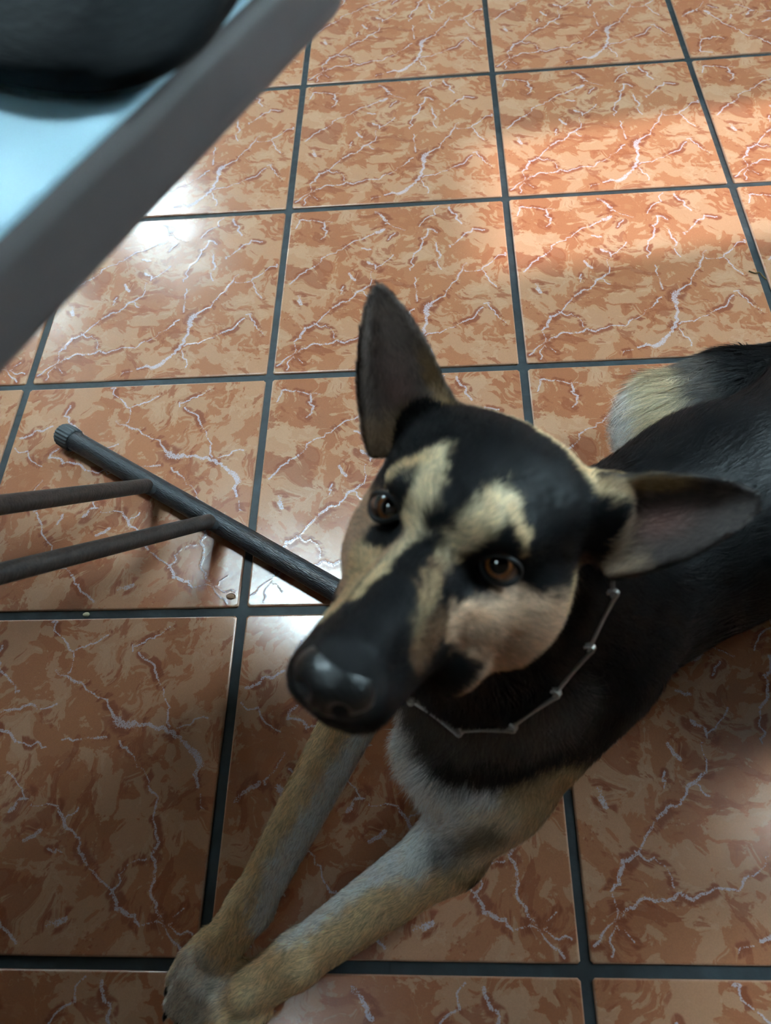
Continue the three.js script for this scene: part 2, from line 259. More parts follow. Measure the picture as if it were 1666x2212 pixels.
  for (const k of [0.40, 0.58]) { const a = t1.clone().lerp(t2, k).setY(0.0285); strut(a, a.clone().addScaledVector(E1, -0.38).setY(TOP_H - RIM)); }
}
// ---------------------------------------------------------------- black rounded pouch on the table
{
  const g = new THREE.SphereGeometry(1, 96, 64), p = g.attributes.position, v = V(0, 0, 0);
  for (let i = 0; i < p.count; i++) {
    v.fromBufferAttribute(p, i);
    const a = Math.atan2(v.z, v.x), sq = 1 + 0.05 * Math.cos(4 * a);
    let x = v.x * 0.080 * sq, z = v.z * 0.105 * sq, y = Math.sign(v.y) * Math.pow(Math.abs(v.y), 0.8) * 0.016;
    const fold = 0.0022 * Math.sin(a * 5 + v.y * 6 + 2.5 * noise3(v.x * 2, v.y * 2, v.z * 2)) * (1 - Math.abs(v.y) * 0.5) + 0.004 * (fbm(v.x * 2.2, v.y * 2.2, v.z * 2.2) - 0.5);
    const k = 1 + fold / 0.1; x *= k; z *= k; y += fold * 0.4; if (y < -0.009) y = -0.009;
    p.setXYZ(i, x, y, z);
  }
  g.computeVertexNormals();
  const tex = dataTexture(512, (u, v) => { const k = 0.8 + 0.5 * (fbm(u * 50, v * 50, 4, 3) - 0.5); return [0.07 * k, 0.085 * k, 0.095 * k]; }, true);
  const bump = dataTexture(512, (u, v) => { const h = fbm(u * 120, v * 120, 5, 3); return [h, h, h]; });
  const m = part('pouch', g, new THREE.MeshPhysicalMaterial({ name: 'black_synthetic_leather', map: tex, bumpMap: bump, bumpScale: 0.0006, roughness: 0.8, specularIntensity: 0.25 }));
  m.rotation.y = 0.45; m.position.set(0.407, TOP_H + 0.0095, 1.296);
  m.userData = { label: 'black rounded soft item lying on the pale blue tabletop', category: 'pouch' };
}

// ---------------------------------------------------------------- the dog: one distance field, meshed as one skin, coated with strands of fur
const HO = V(0.555, 0.390, 1.456), HL = V(0.86170416, -0.09378122, 0.49866925), HU = V(0.39310073, 0.74479653, -0.53921233), HF = V(-0.32083914, 0.66066876, 0.67865974);
const head = (x, y, z) => [HO.x + (HL.x * x + HU.x * y + HF.x * z) * 0.01, HO.y + (HL.y * x + HU.y * y + HF.y * z) * 0.01, HO.z + (HL.z * x + HU.z * y + HF.z * z) * 0.01];
const toHead = (x, y, z) => { const a = x - HO.x, b = y - HO.y, c = z - HO.z; return [(HL.x * a + HL.y * b + HL.z * c) * 100, (HU.x * a + HU.y * b + HU.z * c) * 100, (HF.x * a + HF.y * b + HF.z * c) * 100]; };
const headDir = (x, y, z) => [HL.x * x + HU.x * y + HF.x * z, HL.y * x + HU.y * y + HF.y * z, HL.z * x + HU.z * y + HF.z * z];

const prims = [];
// tapered capsule in world metres; k = blending radius; flow = lie of the hair; len = hair length
function bone(a, b, ra, rb, k, flow, len) {
  const d = [b[0] - a[0], b[1] - a[1], b[2] - a[2]], l2 = Math.max(1e-9, d[0] * d[0] + d[1] * d[1] + d[2] * d[2]);
  prims.push({ k, flow, len, c: [(a[0] + b[0]) / 2, (a[1] + b[1]) / 2, (a[2] + b[2]) / 2], R: Math.sqrt(l2) / 2 + Math.max(ra, rb),
    f: (x, y, z) => { const t = clamp(((x - a[0]) * d[0] + (y - a[1]) * d[1] + (z - a[2]) * d[2]) / l2); return Math.hypot(x - a[0] - d[0] * t, y - a[1] - d[1] * t, z - a[2] - d[2] * t) - lerp(ra, rb, t); } });
}
// ellipsoid in head axes (cm)
function lump(c, r, k, flow, len, sign = 1) {
  const m = Math.min(...r);
  prims.push({ k, flow, len, sign, c: head(...c), R: Math.max(...r) * 0.01, head: true,
    f: (x, y, z, h) => { const a = (h[0] - c[0]) / r[0], b = (h[1] - c[1]) / r[1], e = (h[2] - c[2]) / r[2], q = Math.hypot(a, b, e), g = Math.hypot(a / r[0], b / r[1], e / r[2]); return q < 1e-6 ? -m * 0.01 : q * (q - 1) / g * 0.01; } });
}
const hb = (a, b, ra, rb, k, flow, len) => bone(head(...a), head(...b), ra * 0.01, rb * 0.01, k, flow, len);

// body -------------------------------------------------------------
const SPINE = [0.84, -0.02, -0.55];
bone([0.650, 0.125, 1.407], [0.800, 0.125, 1.309], 0.078, 0.082, 0.03, SPINE, 0.017);
bone([0.650, 0.175, 1.400], [0.800, 0.160, 1.305], 0.074, 0.078, 0.03, SPINE, 0.017);
bone([0.800, 0.135, 1.309], [0.950, 0.130, 1.210], 0.084, 0.078, 0.03, SPINE, 0.017);
bone([0.950, 0.130, 1.210], [1.100, 0.125, 1.120], 0.078, 0.085, 0.03, SPINE, 0.017);
bone([1.120, 0.10, 1.105], [1.32, 0.030, 1.02], 0.035, 0.022, 0.03, [0.9, -0.2, -0.4], 0.03);           // tail
bone([0.600, 0.150, 1.445], [0.567, 0.105, 1.497], 0.066, 0.046, 0.03, [-0.25, -0.85, 0.35], 0.028);      // breast
// neck
bone(head(0, -2.0, -7.5), [0.655, 0.185, 1.395], 0.058, 0.080, 0.035, [0.45, -0.75, 0.1], 0.017);
bone(head(0, -5.0, -6.0), [0.600, 0.160, 1.445], 0.045, 0.070, 0.035, [0.0, -0.95, 0.25], 0.028);
// left foreleg (nearer the viewer)
bone([0.662, 0.165, 1.450], [0.592, 0.095, 1.530], 0.054, 0.041, 0.03, [-0.45, -0.75, 0.35], 0.013);
bone([0.592, 0.095, 1.530], [0.554, 0.050, 1.576], 0.039, 0.028, 0.022, [-0.65, -0.5, 0.5], 0.011);
bone([0.554, 0.046, 1.576], [0.426, 0.038, 1.659], 0.028, 0.0180, 0.014, [-0.84, 0, 0.54], 0.007);
bone([0.426, 0.038, 1.659], [0.388, 0.031, 1.682], 0.0190, 0.0180, 0.010, [-0.86, -0.1, 0.5], 0.006);
// right foreleg: a field of its own, so that the two paws lie side by side without growing together
bone([0.605, 0.165, 1.345], [0.525, 0.085, 1.385], 0.052, 0.042, 0.03, [-0.5, -0.8, 0.2], 0.013);
const apart = () => { prims[prims.length - 1].apart = true; };
bone([0.525, 0.085, 1.385], [0.500, 0.075, 1.405], 0.040, 0.033, 0.02, [-0.5, -0.3, 0.8], 0.012); apart();
bone([0.500, 0.072, 1.405], [0.383, 0.040, 1.620], 0.027, 0.0165, 0.012, [-0.5, -0.05, 0.86], 0.007); apart();
bone([0.383, 0.038, 1.620], [0.356, 0.031, 1.654], 0.0178, 0.0172, 0.010, [-0.62, -0.1, 0.78], 0.006); apart();
// toes: four on each paw
const NAILS = [];
function paw(base, dir, side, spread, own) {
  for (const [s, l] of [[-1.5, 0.040], [-0.5, 0.053], [0.5, 0.052], [1.5, 0.036]]) {
    const a = [base[0] + side[0] * s * 0.0092, base[1] - 0.003 - Math.abs(s) * 0.003, base[2] + side[2] * s * 0.0092];
    const dx = dir[0] + side[0] * s * spread, dz = dir[2] + side[2] * s * spread, n = Math.hypot(dx, dz);
    const m = [a[0] + dx / n * l * 0.55, a[1] + 0.002, a[2] + dz / n * l * 0.55], e = [a[0] + dx / n * l, 0.0115, a[2] + dz / n * l];
    bone(a, m, 0.0098, 0.0100, 0.003, [dx / n, -0.2, dz / n], 0.005);
    bone(m, e, 0.0102, 0.0092, 0.0015, [dx / n, -0.4, dz / n], 0.005);
    if (own) { prims[prims.length - 1].apart = prims[prims.length - 2].apart = true; }
    NAILS.push([e, [dx / n, dz / n]]);
  }
}
paw([0.356, 0.030, 1.654], [-0.60, 0, 0.80], [0.80, 0, 0.60], 0.06, true);
paw([0.388, 0.030, 1.682], [-0.86, 0, 0.51], [0.51, 0, 0.86], 0.08, false);
// right hind leg, knee pushed out towards the table
bone([1.080, 0.105, 1.130], [0.880, 0.072, 1.137], 0.074, 0.058, 0.03, [-0.75, -0.35, 0.25], 0.017);
bone([0.880, 0.070, 1.137], [0.818, 0.060, 1.142], 0.057, 0.052, 0.02, [-0.85, -0.15, 0.45], 0.030);
bone([0.840, 0.055, 1.145], [1.080, 0.040, 1.070], 0.042, 0.028, 0.02, [0.8, -0.3, -0.3], 0.012);
bone([1.080, 0.036, 1.070], [0.970, 0.026, 1.100], 0.025, 0.024, 0.02, [-0.9, 0, 0.2], 0.008);
// left hind leg, tucked along the flank
bone([1.110, 0.140, 1.190], [0.985, 0.100, 1.330], 0.085, 0.058, 0.03, [-0.5, -0.5, 0.6], 0.017);
bone([0.985, 0.080, 1.330], [1.180, 0.045, 1.300], 0.042, 0.028, 0.02, [0.8, -0.3, -0.2], 0.012);
bone([1.180, 0.036, 1.300], [1.030, 0.026, 1.380], 0.025, 0.024, 0.02, [-0.8, 0, 0.4], 0.008);
const BODY_PRIMS = prims.length;

// head ---------------------------------------------------------------
const back = headDir(0, 0.35, -0.9), side = (s) => headDir(s * 0.45, -0.35, -0.85);
lump([0.3, 0.4, -6.2], [6.2, 5.3, 6.6], 0.012, headDir(0, 0.05, -1), 0.008);
for (const s of [-1, 1]) lump([0.4 + s * 2.7, 1.9, -7.0], [3.0, 3.0, 4.2], 0.012, headDir(s * 0.2, 0, -1), 0.008);
lump([0, 1.0, -2.4], [4.3, 3.0, 4.2], 0.012, back, 0.006);
for (const s of [-1, 1]) {
  lump([s * 2.75, 1.35, -1.1], [1.7, 1.15, 1.5], 0.010, headDir(s * 0.4, 0.5, -0.75), 0.005);   // brow
  lump([s > 0 ? 4.8 : -3.5, -3.4, -4.4], [s > 0 ? 2.7 : 2.4, 4.0, 4.7], 0.012, side(s), 0.011);                     // jaw muscle
  lump([s > 0 ? 3.0 : -2.2, -5.6, 0.0], [s > 0 ? 2.2 : 1.9, 2.4, 3.8], 0.012, side(s), 0.008);                            // corner of the mouth
  lump([s > 0 ? 3.3 : -2.9, -2.9, -0.1], [s > 0 ? 1.7 : 1.5, 1.7, 2.7], 0.012, side(s), 0.006);                          // under the eye
  hb([s * 1.25, -3.9, 1.5], [s * 1.0, -4.9, 9.4], 2.0, 1.62, 0.010, headDir(s * 0.3, -0.2, -0.93), 0.0035);  // lips
}
hb([0, -1.9, 0.0], [0, -3.0, 10.0], 2.45, 1.62, 0.012, back, 0.0030);                             // bridge
hb([0, -6.2, 0.0], [0, -6.3, 8.6], 2.2, 1.15, 0.010, headDir(0, -0.3, -0.95), 0.005);              // lower jaw
lump([0, -3.8, 11.0], [1.75, 1.45, 1.15], 0.006, back, 0.0);                                      // under the nose leather
// ears: cupped triangular blades
function ear(base, tip, inner, outer, k) {
  const A = V(...tip).sub(V(...base)), L = A.length(); A.normalize();
  const W = V(...outer).sub(V(...inner)); W.addScaledVector(A, -W.dot(A)).normalize();
  const Nn = V().crossVectors(A, W).normalize(); const cam = V(5.5, 15, 37).sub(V(...base)); if (Nn.dot(cam) < 0) Nn.negate();   // opening side
  const half = (t) => t < 0 ? 3.0 : 3.05 * Math.pow(Math.max(0, 1 - t), 0.75) * (1 + 0.55 * t) ;
  const mid = V(...base).addScaledVector(A, L / 2);
  const cup = (t, w) => { const h = 3.2 * (1 - 0.55 * t); return 1.15 * (w / h) * (w / h) - 0.9 * (1 - t); };
  const frame = { base: V(...base), A, W, N: Nn, L, half, cup };
  prims.push({ k, len: 0.004, flow: headDir(A.x, A.y, A.z), ear: frame, c: head(mid.x, mid.y, mid.z), R: 0.085, head: true,
    f: (x, y, z, h) => {
      const px = h[0] - frame.base.x, py = h[1] - frame.base.y, pz = h[2] - frame.base.z, a = px * A.x + py * A.y + pz * A.z, w = px * W.x + py * W.y + pz * W.z, n = px * Nn.x + py * Nn.y + pz * Nn.z, t = a / L;
      const tt = clamp(t, -0.2, 1), th = lerp(0.42, 0.26, clamp(tt)), hw = half(tt);
      const q = Math.abs(n - cup(tt, w)) * 0.85 - th, e = Math.abs(w) - hw, b = Math.max(a - L, -1.2 - a);
      const ro = th * 0.8, qq = q + ro, ee = e * 0.85 + ro, bb = b + ro;
      return (Math.min(Math.max(qq, ee, bb), 0) + Math.hypot(Math.max(qq, 0), Math.max(ee, 0), Math.max(bb, 0)) - ro) * 0.0078;
    } });
  return frame;
}
const EAR_R = ear([-6.0, 2.2, -7.4], [-11.9, 9.7, -8.4], [-4.4, 4.5, -8.3], [-7.5, 0.0, -6.3], 0.007);
const EAR_L = ear([8.0, 2.4, -7.6], [15.0, 6.8, -12.3], [6.2, 4.5, -7.8], [10.0, 0.4, -7.2], 0.009);
// butts of the ears
lump([6.4, 2.3, -7.5], [1.8, 2.3, 1.5], 0.014, headDir(0.5, 0.7, -0.3), 0.011);
lump([-5.2, 2.4, -7.8], [1.6, 2.1, 1.6], 0.014, headDir(-0.5, 0.7, -0.3), 0.010);
// eye sockets
const EYES = [[-3.45, -0.05, -0.40], [3.28, -0.05, -0.40]];
for (const e of EYES) lump([e[0] * 1.06, e[1] - 0.06, e[2] + 0.5], [1.40, 1.00, 1.15], 0.004, back, 0.002, -1);

const smin = (a, b, k) => { const h = Math.max(k - Math.abs(a - b), 0) / k; return Math.min(a, b) - h * h * k * 0.25; };
function fieldOf(list, x, y, z) {
  const h = toHead(x, y, z); let d = 1, own = 1;
  for (const p of list) { const v = p.f(x, y, z, h); if (p.apart) { own = own > 0.5 ? v : smin(own, v, p.k); continue; } d = p.sign === -1 ? -smin(-d, v, p.k) : d > 0.5 ? v : smin(d, v, p.k); }
  return own < 0.5 ? smin(d, own, 0.004) : d;
}
const field = (x, y, z) => fieldOf(prims, x, y, z);
function gradient(x, y, z, e = 0.0012, list = prims) {
  const n = [fieldOf(list, x + e, y, z) - fieldOf(list, x - e, y, z), fieldOf(list, x, y + e, z) - fieldOf(list, x, y - e, z), fieldOf(list, x, y, z + e) - fieldOf(list, x, y, z - e)], l = Math.hypot(...n) || 1; return [n[0] / l, n[1] / l, n[2] / l];
}
const near = (x, y, z, m) => prims.filter((p) => Math.hypot(x - p.c[0], y - p.c[1], z - p.c[2]) - p.R < m);

// surface nets over the blocks that the surface passes through
function skin(lo, hi, cell) {
  const B = 8, nb = [0, 1, 2].map((i) => Math.ceil((hi[i] - lo[i]) / (cell * B))), n = nb.map((b) => b * B + 1);
  const val = new Float32Array(n[0] * n[1] * n[2]).fill(1), at = (i, j, k) => (k * n[1] + j) * n[0] + i, half = cell * B / 2, diag = half * Math.sqrt(3) + 2 * cell, blocks = [];
  for (let bk = 0; bk < nb[2]; bk++) for (let bj = 0; bj < nb[1]; bj++) for (let bi = 0; bi < nb[0]; bi++) {
    const x = lo[0] + bi * B * cell + half, y = lo[1] + bj * B * cell + half, z = lo[2] + bk * B * cell + half;
    const list = near(x, y, z, diag + 0.04); const d = list.length ? fieldOf(list, x, y, z) : 1;
    if (Math.abs(d) > diag * 1.35) { if (d < 0) for (let k = 0; k <= B; k++) for (let j = 0; j <= B; j++) for (let i = 0; i <= B; i++) { const q = at(bi * B + i, bj * B + j, bk * B + k); if (val[q] === 1) val[q] = -1; } continue; }
    blocks.push([bi, bj, bk]);
    for (let k = 0; k <= B; k++) for (let j = 0; j <= B; j++) for (let i = 0; i <= B; i++) val[at(bi * B + i, bj * B + j, bk * B + k)] = fieldOf(list, lo[0] + (bi * B + i) * cell, lo[1] + (bj * B + j) * cell, lo[2] + (bk * B + k) * cell);
  }
  const index = new Map(), pos = [], idx = [];
  const CO = [[0, 0, 0], [1, 0, 0], [0, 1, 0], [1, 1, 0], [0, 0, 1], [1, 0, 1], [0, 1, 1], [1, 1, 1]], ED = [[0, 1], [2, 3], [4, 5], [6, 7], [0, 2], [1, 3], [4, 6], [5, 7], [0, 4], [1, 5], [2, 6], [3, 7]];
  const key = (i, j, k) => (k * n[1] + j) * n[0] + i;
  for (const [bi, bj, bk] of blocks) for (let k = bk * B; k < bk * B + B; k++) for (let j = bj * B; j < bj * B + B; j++) for (let i = bi * B; i < bi * B + B; i++) {
    const v = CO.map((c) => val[at(i + c[0], j + c[1], k + c[2])]); let neg = 0; for (const q of v) if (q < 0) neg++; if (!neg || neg === 8) continue;
    let x = 0, y = 0, z = 0, m = 0;
    for (const [a, b] of ED) if ((v[a] < 0) !== (v[b] < 0)) { const t = v[a] / (v[a] - v[b]); x += lerp(CO[a][0], CO[b][0], t); y += lerp(CO[a][1], CO[b][1], t); z += lerp(CO[a][2], CO[b][2], t); m++; }
    index.set(key(i, j, k), pos.length / 3); pos.push(lo[0] + (i + x / m) * cell, lo[1] + (j + y / m) * cell, lo[2] + (k + z / m) * cell);
  }
  const quad = (a, b, c, d, flip) => { if (a === undefined || b === undefined || c === undefined || d === undefined) return; if (!flip) idx.push(a, c, b, a, d, c); else idx.push(a, b, c, a, c, d); };
  for (const [bi, bj, bk] of blocks) for (let k = bk * B; k < bk * B + B; k++) for (let j = bj * B; j < bj * B + B; j++) for (let i = bi * B; i < bi * B + B; i++) {
    const s = val[at(i, j, k)] < 0;
    if (i + 1 < n[0] && s !== (val[at(i + 1, j, k)] < 0)) quad(index.get(key(i, j, k)), index.get(key(i, j - 1, k)), index.get(key(i, j - 1, k - 1)), index.get(key(i, j, k - 1)), s);
    if (j + 1 < n[1] && s !== (val[at(i, j + 1, k)] < 0)) quad(index.get(key(i, j, k)), index.get(key(i, j, k - 1)), index.get(key(i - 1, j, k - 1)), index.get(key(i - 1, j, k)), s);
    if (k + 1 < n[2] && s !== (val[at(i, j, k + 1)] < 0)) quad(index.get(key(i, j, k)), index.get(key(i - 1, j, k)), index.get(key(i - 1, j - 1, k)), index.get(key(i, j - 1, k)), s);
  }
  return { pos, idx };
}

// markings of the coat: strokes of colour in head axes (cm) or in the room (m), painted in order
const BLACK = [0.0075, 0.0075, 0.0085], TAN = [0.83, 0.60, 0.34], CREAM = [0.86, 0.69, 0.44], WHITE = [0.93, 0.92, 0.90], GREY = [0.20, 0.18, 0.165], BROWN = [0.17, 0.095, 0.05], CHEEK = [0.68, 0.45, 0.30], SKIN = [0.22, 0.14, 0.115];
const MARKS = [];
const mark = (space, color, amount, soft, r, ...pts) => MARKS.push({ space, color, amount, soft, r, pts });
function toSegment(p, a, b) { const d = [b[0] - a[0], b[1] - a[1], b[2] - a[2]], l = d[0] * d[0] + d[1] * d[1] + d[2] * d[2] + 1e-12, t = clamp(((p[0] - a[0]) * d[0] + (p[1] - a[1]) * d[1] + (p[2] - a[2]) * d[2]) / l); return Math.hypot(p[0] - a[0] - d[0] * t, p[1] - a[1] - d[1] * t, p[2] - a[2] - d[2] * t); }
// head
mark('h', TAN, 0.85, 1.0, 1.5, [-2.6, 5.2, -8.9], [0.3, 5.9, -8.9], [2.8, 5.5, -8.3], [5.6, 4.4, -7.9], [7, 2, -11]);
mark('h', CHEEK, 0.95, 1.2, 2.7, [-3.2, -2.2, 2.0], [-5.2, -3.8, -3.0]);
mark('h', TAN, 0.9, 0.8, 1.3, [-3.2, -2.2, 2.6], [-2.6, -3.2, 6.5]);
mark('h', BROWN, 0.85, 1.4, 1.5, [7.4, -1.0, -6.0], [7.2, -4.0, -5.5], [6.0, -7.0, -3.0]);
mark('h', CHEEK, 1, 0.9, 1.75, [3.6, -2.4, 2.4], [5.6, -2.6, -1.2], [6.6, -3.0, -3.0]);
mark('h', CHEEK, 1, 1.0, 2.0, [5.6, -4.3, -0.6], [4.4, -6.6, 0.6]);
mark('h', TAN, 0.9, 1.0, 1.2, [7.2, -1.6, -4.6], [7.6, -2.6, -5.6]);
mark('h', CREAM, 0.75, 0.8, 1.1, [3.9, -7.6, 0.9], [4.6, -6.9, -0.6]);
mark('h', BLACK, 0.9, 1.0, 1.1, [2.6, -5.6, 3.6], [2.9, -4.4, 5.9]);
mark('h', BLACK, 1, 0.7, 1.42, [-3.42, -0.05, 0.0], [-2.9, -0.75, 1.2]);
mark('h', BLACK, 1, 0.7, 1.5, [3.3, 0.0, 0.0], [2.5, -0.4, 2.0]);
mark('h', CREAM, 0.92, 0.9, 0.72, [-2.5, 3.5, -1.0], [-1.7, 2.4, 1.0], [-1.45, 0.5, 1.9]);
mark('h', TAN, 0.85, 0.5, 0.42, [-2.6, 3.0, -0.6], [-4.1, 1.9, -0.2], [-4.9, 0.8, -1.2]);
mark('h', CREAM, 0.8, 0.6, 0.50, [-1.45, 0.4, 1.8], [-1.6, -0.6, 3.2], [-1.5, -1.1, 5.6]);
mark('h', TAN, 0.8, 0.6, 0.48, [-1.5, -1.0, 5.0], [-1.7, -1.5, 7.4]);
mark('h', CREAM, 0.95, 0.9, 0.85, [2.0, 3.2, -0.1], [1.45, 2.1, 1.3], [0.9, 0.9, 1.9]);
mark('h', TAN, 0.85, 0.5, 0.36, [2.6, 2.9, 0.0], [3.9, 2.15, 0.1], [4.7, 1.1, 0.0]);
mark('h', CREAM, 0.55, 0.8, 0.50, [0.9, 0.8, 1.9], [0.95, -0.1, 3.0]);
mark('h', BROWN, 0.9, 0.9, 0.55, [0.95, -0.1, 3.0], [1.15, -0.8, 5.2]);
mark('h', TAN, 0.28, 1.0, 0.55, [1.1, -0.5, 4.2], [1.8, -1.9, 7.0]);
mark('h', BROWN, 0.7, 0.9, 0.9, [2.3, -2.4, 4.6], [2.3, -2.9, 6.8]);
mark('h', BLACK, 0.95, 0.5, 0.42, [-0.2, 3.6, 0.0], [-0.15, 1.6, 1.9], [0.0, 0.1, 2.7], [-0.1, -0.6, 4.6], [0, -1.2, 8.0]);
mark('h', TAN, 0.85, 0.8, 1.15, [2.6, 5.9, -7.9], [4.4, 5.2, -7.4], [5.9, 4.3, -7.0], [6.6, 3.4, -8.0]);
// breast, neck
mark('w', GREY, 0.55, 3.0, 4.2, [52, 18, 149], [57, 18, 151.5], [62, 20, 150]);
mark('w', WHITE, 0.95, 1.6, 4.0, [51.5, 12, 149.5], [53.0, 10.5, 153.0]);
mark('w', WHITE, 0.97, 1.6, 4.8, [54, 9.5, 153.8], [57, 10.8, 155.4]);
mark('w', BLACK, 0.92, 1.8, 1.6, [56.0, 15.6, 152.6], [60.0, 17.0, 152.5], [64, 18.0, 151.0]);
// left foreleg
mark('w', TAN, 0.8, 2.0, 2.8, [64, 13.5, 153.0], [60.5, 12.0, 156.5], [58, 8.5, 159.0]);
mark('w', TAN, 1, 1.0, 4.6, [52.5, 4.0, 160.5], [37, 2.5, 170]);
mark('w', WHITE, 0.95, 1.5, 3.4, [54.2, 9.0, 155.5], [51.5, 5.5, 157.2]);
mark('w', WHITE, 0.9, 1.3, 2.3, [51.5, 5.5, 157.0], [46.2, 5.0, 160.2], [42.0, 4.5, 163.0]);
mark('w', BLACK, 0.72, 1.8, 1.25, [59.0, 11.6, 157.0], [56.6, 9.6, 158.2], [54.6, 8.6, 158.6]);
mark('w', CREAM, 0.75, 2.0, 2.8, [37.5, 3.5, 168.5], [33.0, 2.5, 171]);
// right foreleg
mark('w', TAN, 1, 1.2, 4.8, [52, 7.5, 138], [38, 4.0, 161.5], [33, 2.5, 168]);
mark('w', WHITE, 0.92, 1.3, 2.2, [52.0, 7.0, 144], [46.6, 6.6, 152.2], [42.4, 5.4, 158.8], [40.2, 4.0, 162.2]);
mark('w', WHITE, 0.7, 2.4, 2.8, [33.8, 3.6, 168.0], [31.5, 2.0, 171]);
// right thigh and knee
mark('w', GREY, 0.8, 3.0, 7.4, [79.5, 8, 113.0]);
mark('w', CREAM, 0.8, 2.2, 6.0, [78.5, 7, 113.2]);
mark('w', WHITE, 0.95, 2.0, 5.0, [77.2, 5, 113.6]);

function coat(x, y, z) {
  const h = toHead(x, y, z), w = [x * 100, y * 100, z * 100];
  const j = [(noise3(x * 260, y * 260, z * 260) - 0.5), (noise3(x * 260 + 40, y * 260, z * 260) - 0.5), (noise3(x * 260, y * 260 + 40, z * 260) - 0.5)];
  let c = BLACK.slice();
  for (const m of MARKS) {
    const s = m.space === 'h' ? h : w, jit = Math.min(0.9, m.soft * 0.9), p = [s[0] + j[0] * jit, s[1] + j[1] * jit, s[2] + j[2] * jit]; let d = 1e9;
    if (m.pts.length === 1) d = Math.hypot(p[0] - m.pts[0][0], p[1] - m.pts[0][1], p[2] - m.pts[0][2]);
    for (let i = 0; i + 1 < m.pts.length; i++) d = Math.min(d, toSegment(p, m.pts[i], m.pts[i + 1]));
    const t = m.amount * (1 - smooth(m.r - m.soft * 0.5, m.r + m.soft * 0.5, d)); if (t <= 0) continue;
    for (let q = 0; q < 3; q++) c[q] = lerp(c[q], m.color[q], t);
  }
  { const v = 0.80 + 0.40 * noise3(x * 420, y * 420, z * 420), o = 0.13 * smooth(0.45, 0.8, noise3(x * 130, y * 130, z * 130)); c = [c[0] * v, c[1] * v * (1 - o * 0.6), c[2] * v * (1 - o)]; }
  for (const [E, s] of [[EAR_R, 0], [EAR_L, 1]]) {                     // inside of the ears
    const q = [h[0] - E.base.x, h[1] - E.base.y, h[2] - E.base.z], a = (q[0] * E.A.x + q[1] * E.A.y + q[2] * E.A.z) / E.L, v = q[0] * E.W.x + q[1] * E.W.y + q[2] * E.W.z, n = q[0] * E.N.x + q[1] * E.N.y + q[2] * E.N.z;
    if (a < -0.14 || a > 1.05) continue; const hw = E.half(clamp(a)), u = v / Math.max(0.3, hw); if (Math.abs(u) > 1.15) continue;
    const t = smooth(-0.05, 0.15, n - E.cup(clamp(a), v)) * (n - E.cup(clamp(a), v) < 1.6 ? 1 : 0); if (t <= 0) continue;
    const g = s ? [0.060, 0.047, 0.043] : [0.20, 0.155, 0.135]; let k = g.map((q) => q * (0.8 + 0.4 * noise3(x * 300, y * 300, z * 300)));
    const put = (col, w) => { k = k.map((q, i) => lerp(q, col[i], clamp(w))); };
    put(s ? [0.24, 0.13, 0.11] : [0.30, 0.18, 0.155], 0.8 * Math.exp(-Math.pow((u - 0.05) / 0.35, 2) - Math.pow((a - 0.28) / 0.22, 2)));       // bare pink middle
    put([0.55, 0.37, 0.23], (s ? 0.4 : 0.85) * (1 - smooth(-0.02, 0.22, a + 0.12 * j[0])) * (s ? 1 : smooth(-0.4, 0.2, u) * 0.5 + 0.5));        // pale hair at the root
    put([0.30, 0.185, 0.085], 0.85 * (1 - smooth(-0.75, -0.5, u + j[1] * 0.2)) * (1 - smooth(0.35, 0.6, a)));            // tan along the front edge
    put(BLACK, smooth(0.86, 1.0, Math.abs(u)) * 0.85 + smooth(0.75, 1.0, a) * 0.55);
    c = c.map((q, i) => lerp(q, k[i], t));
  }
  return c;
}


const dog = thing('dog', 'black and tan dog with pricked ears lying on the tiles, looking up', 'dog');
const { pos: skinPos, idx: skinIdx } = skin([0.27, -0.012, 0.93], [1.40, 0.53, 1.80], 0.003);
const skinNormal = new Float32Array(skinPos.length), skinColor = new Float32Array(skinPos.length);
for (let i = 0; i < skinPos.length; i += 3) {
  const x = skinPos[i], y = skinPos[i + 1], z = skinPos[i + 2], n = gradient(x, y, z, 0.0015, near(x, y, z, 0.045)), c = coat(x, y, z);
  for (let q = 0; q < 3; q++) { skinNormal[i + q] = n[q]; skinColor[i + q] = c[q]; }
}
{
  const g = new THREE.BufferGeometry(); g.setAttribute('position', new THREE.Float32BufferAttribute(skinPos, 3)); g.setAttribute('normal', new THREE.BufferAttribute(skinNormal, 3)); g.setAttribute('color', new THREE.BufferAttribute(skinColor, 3)); g.setIndex(skinIdx);
  part('body', g, new THREE.MeshStandardMaterial({ name: 'undercoat', vertexColors: true, roughness: 0.95 }), dog);
}
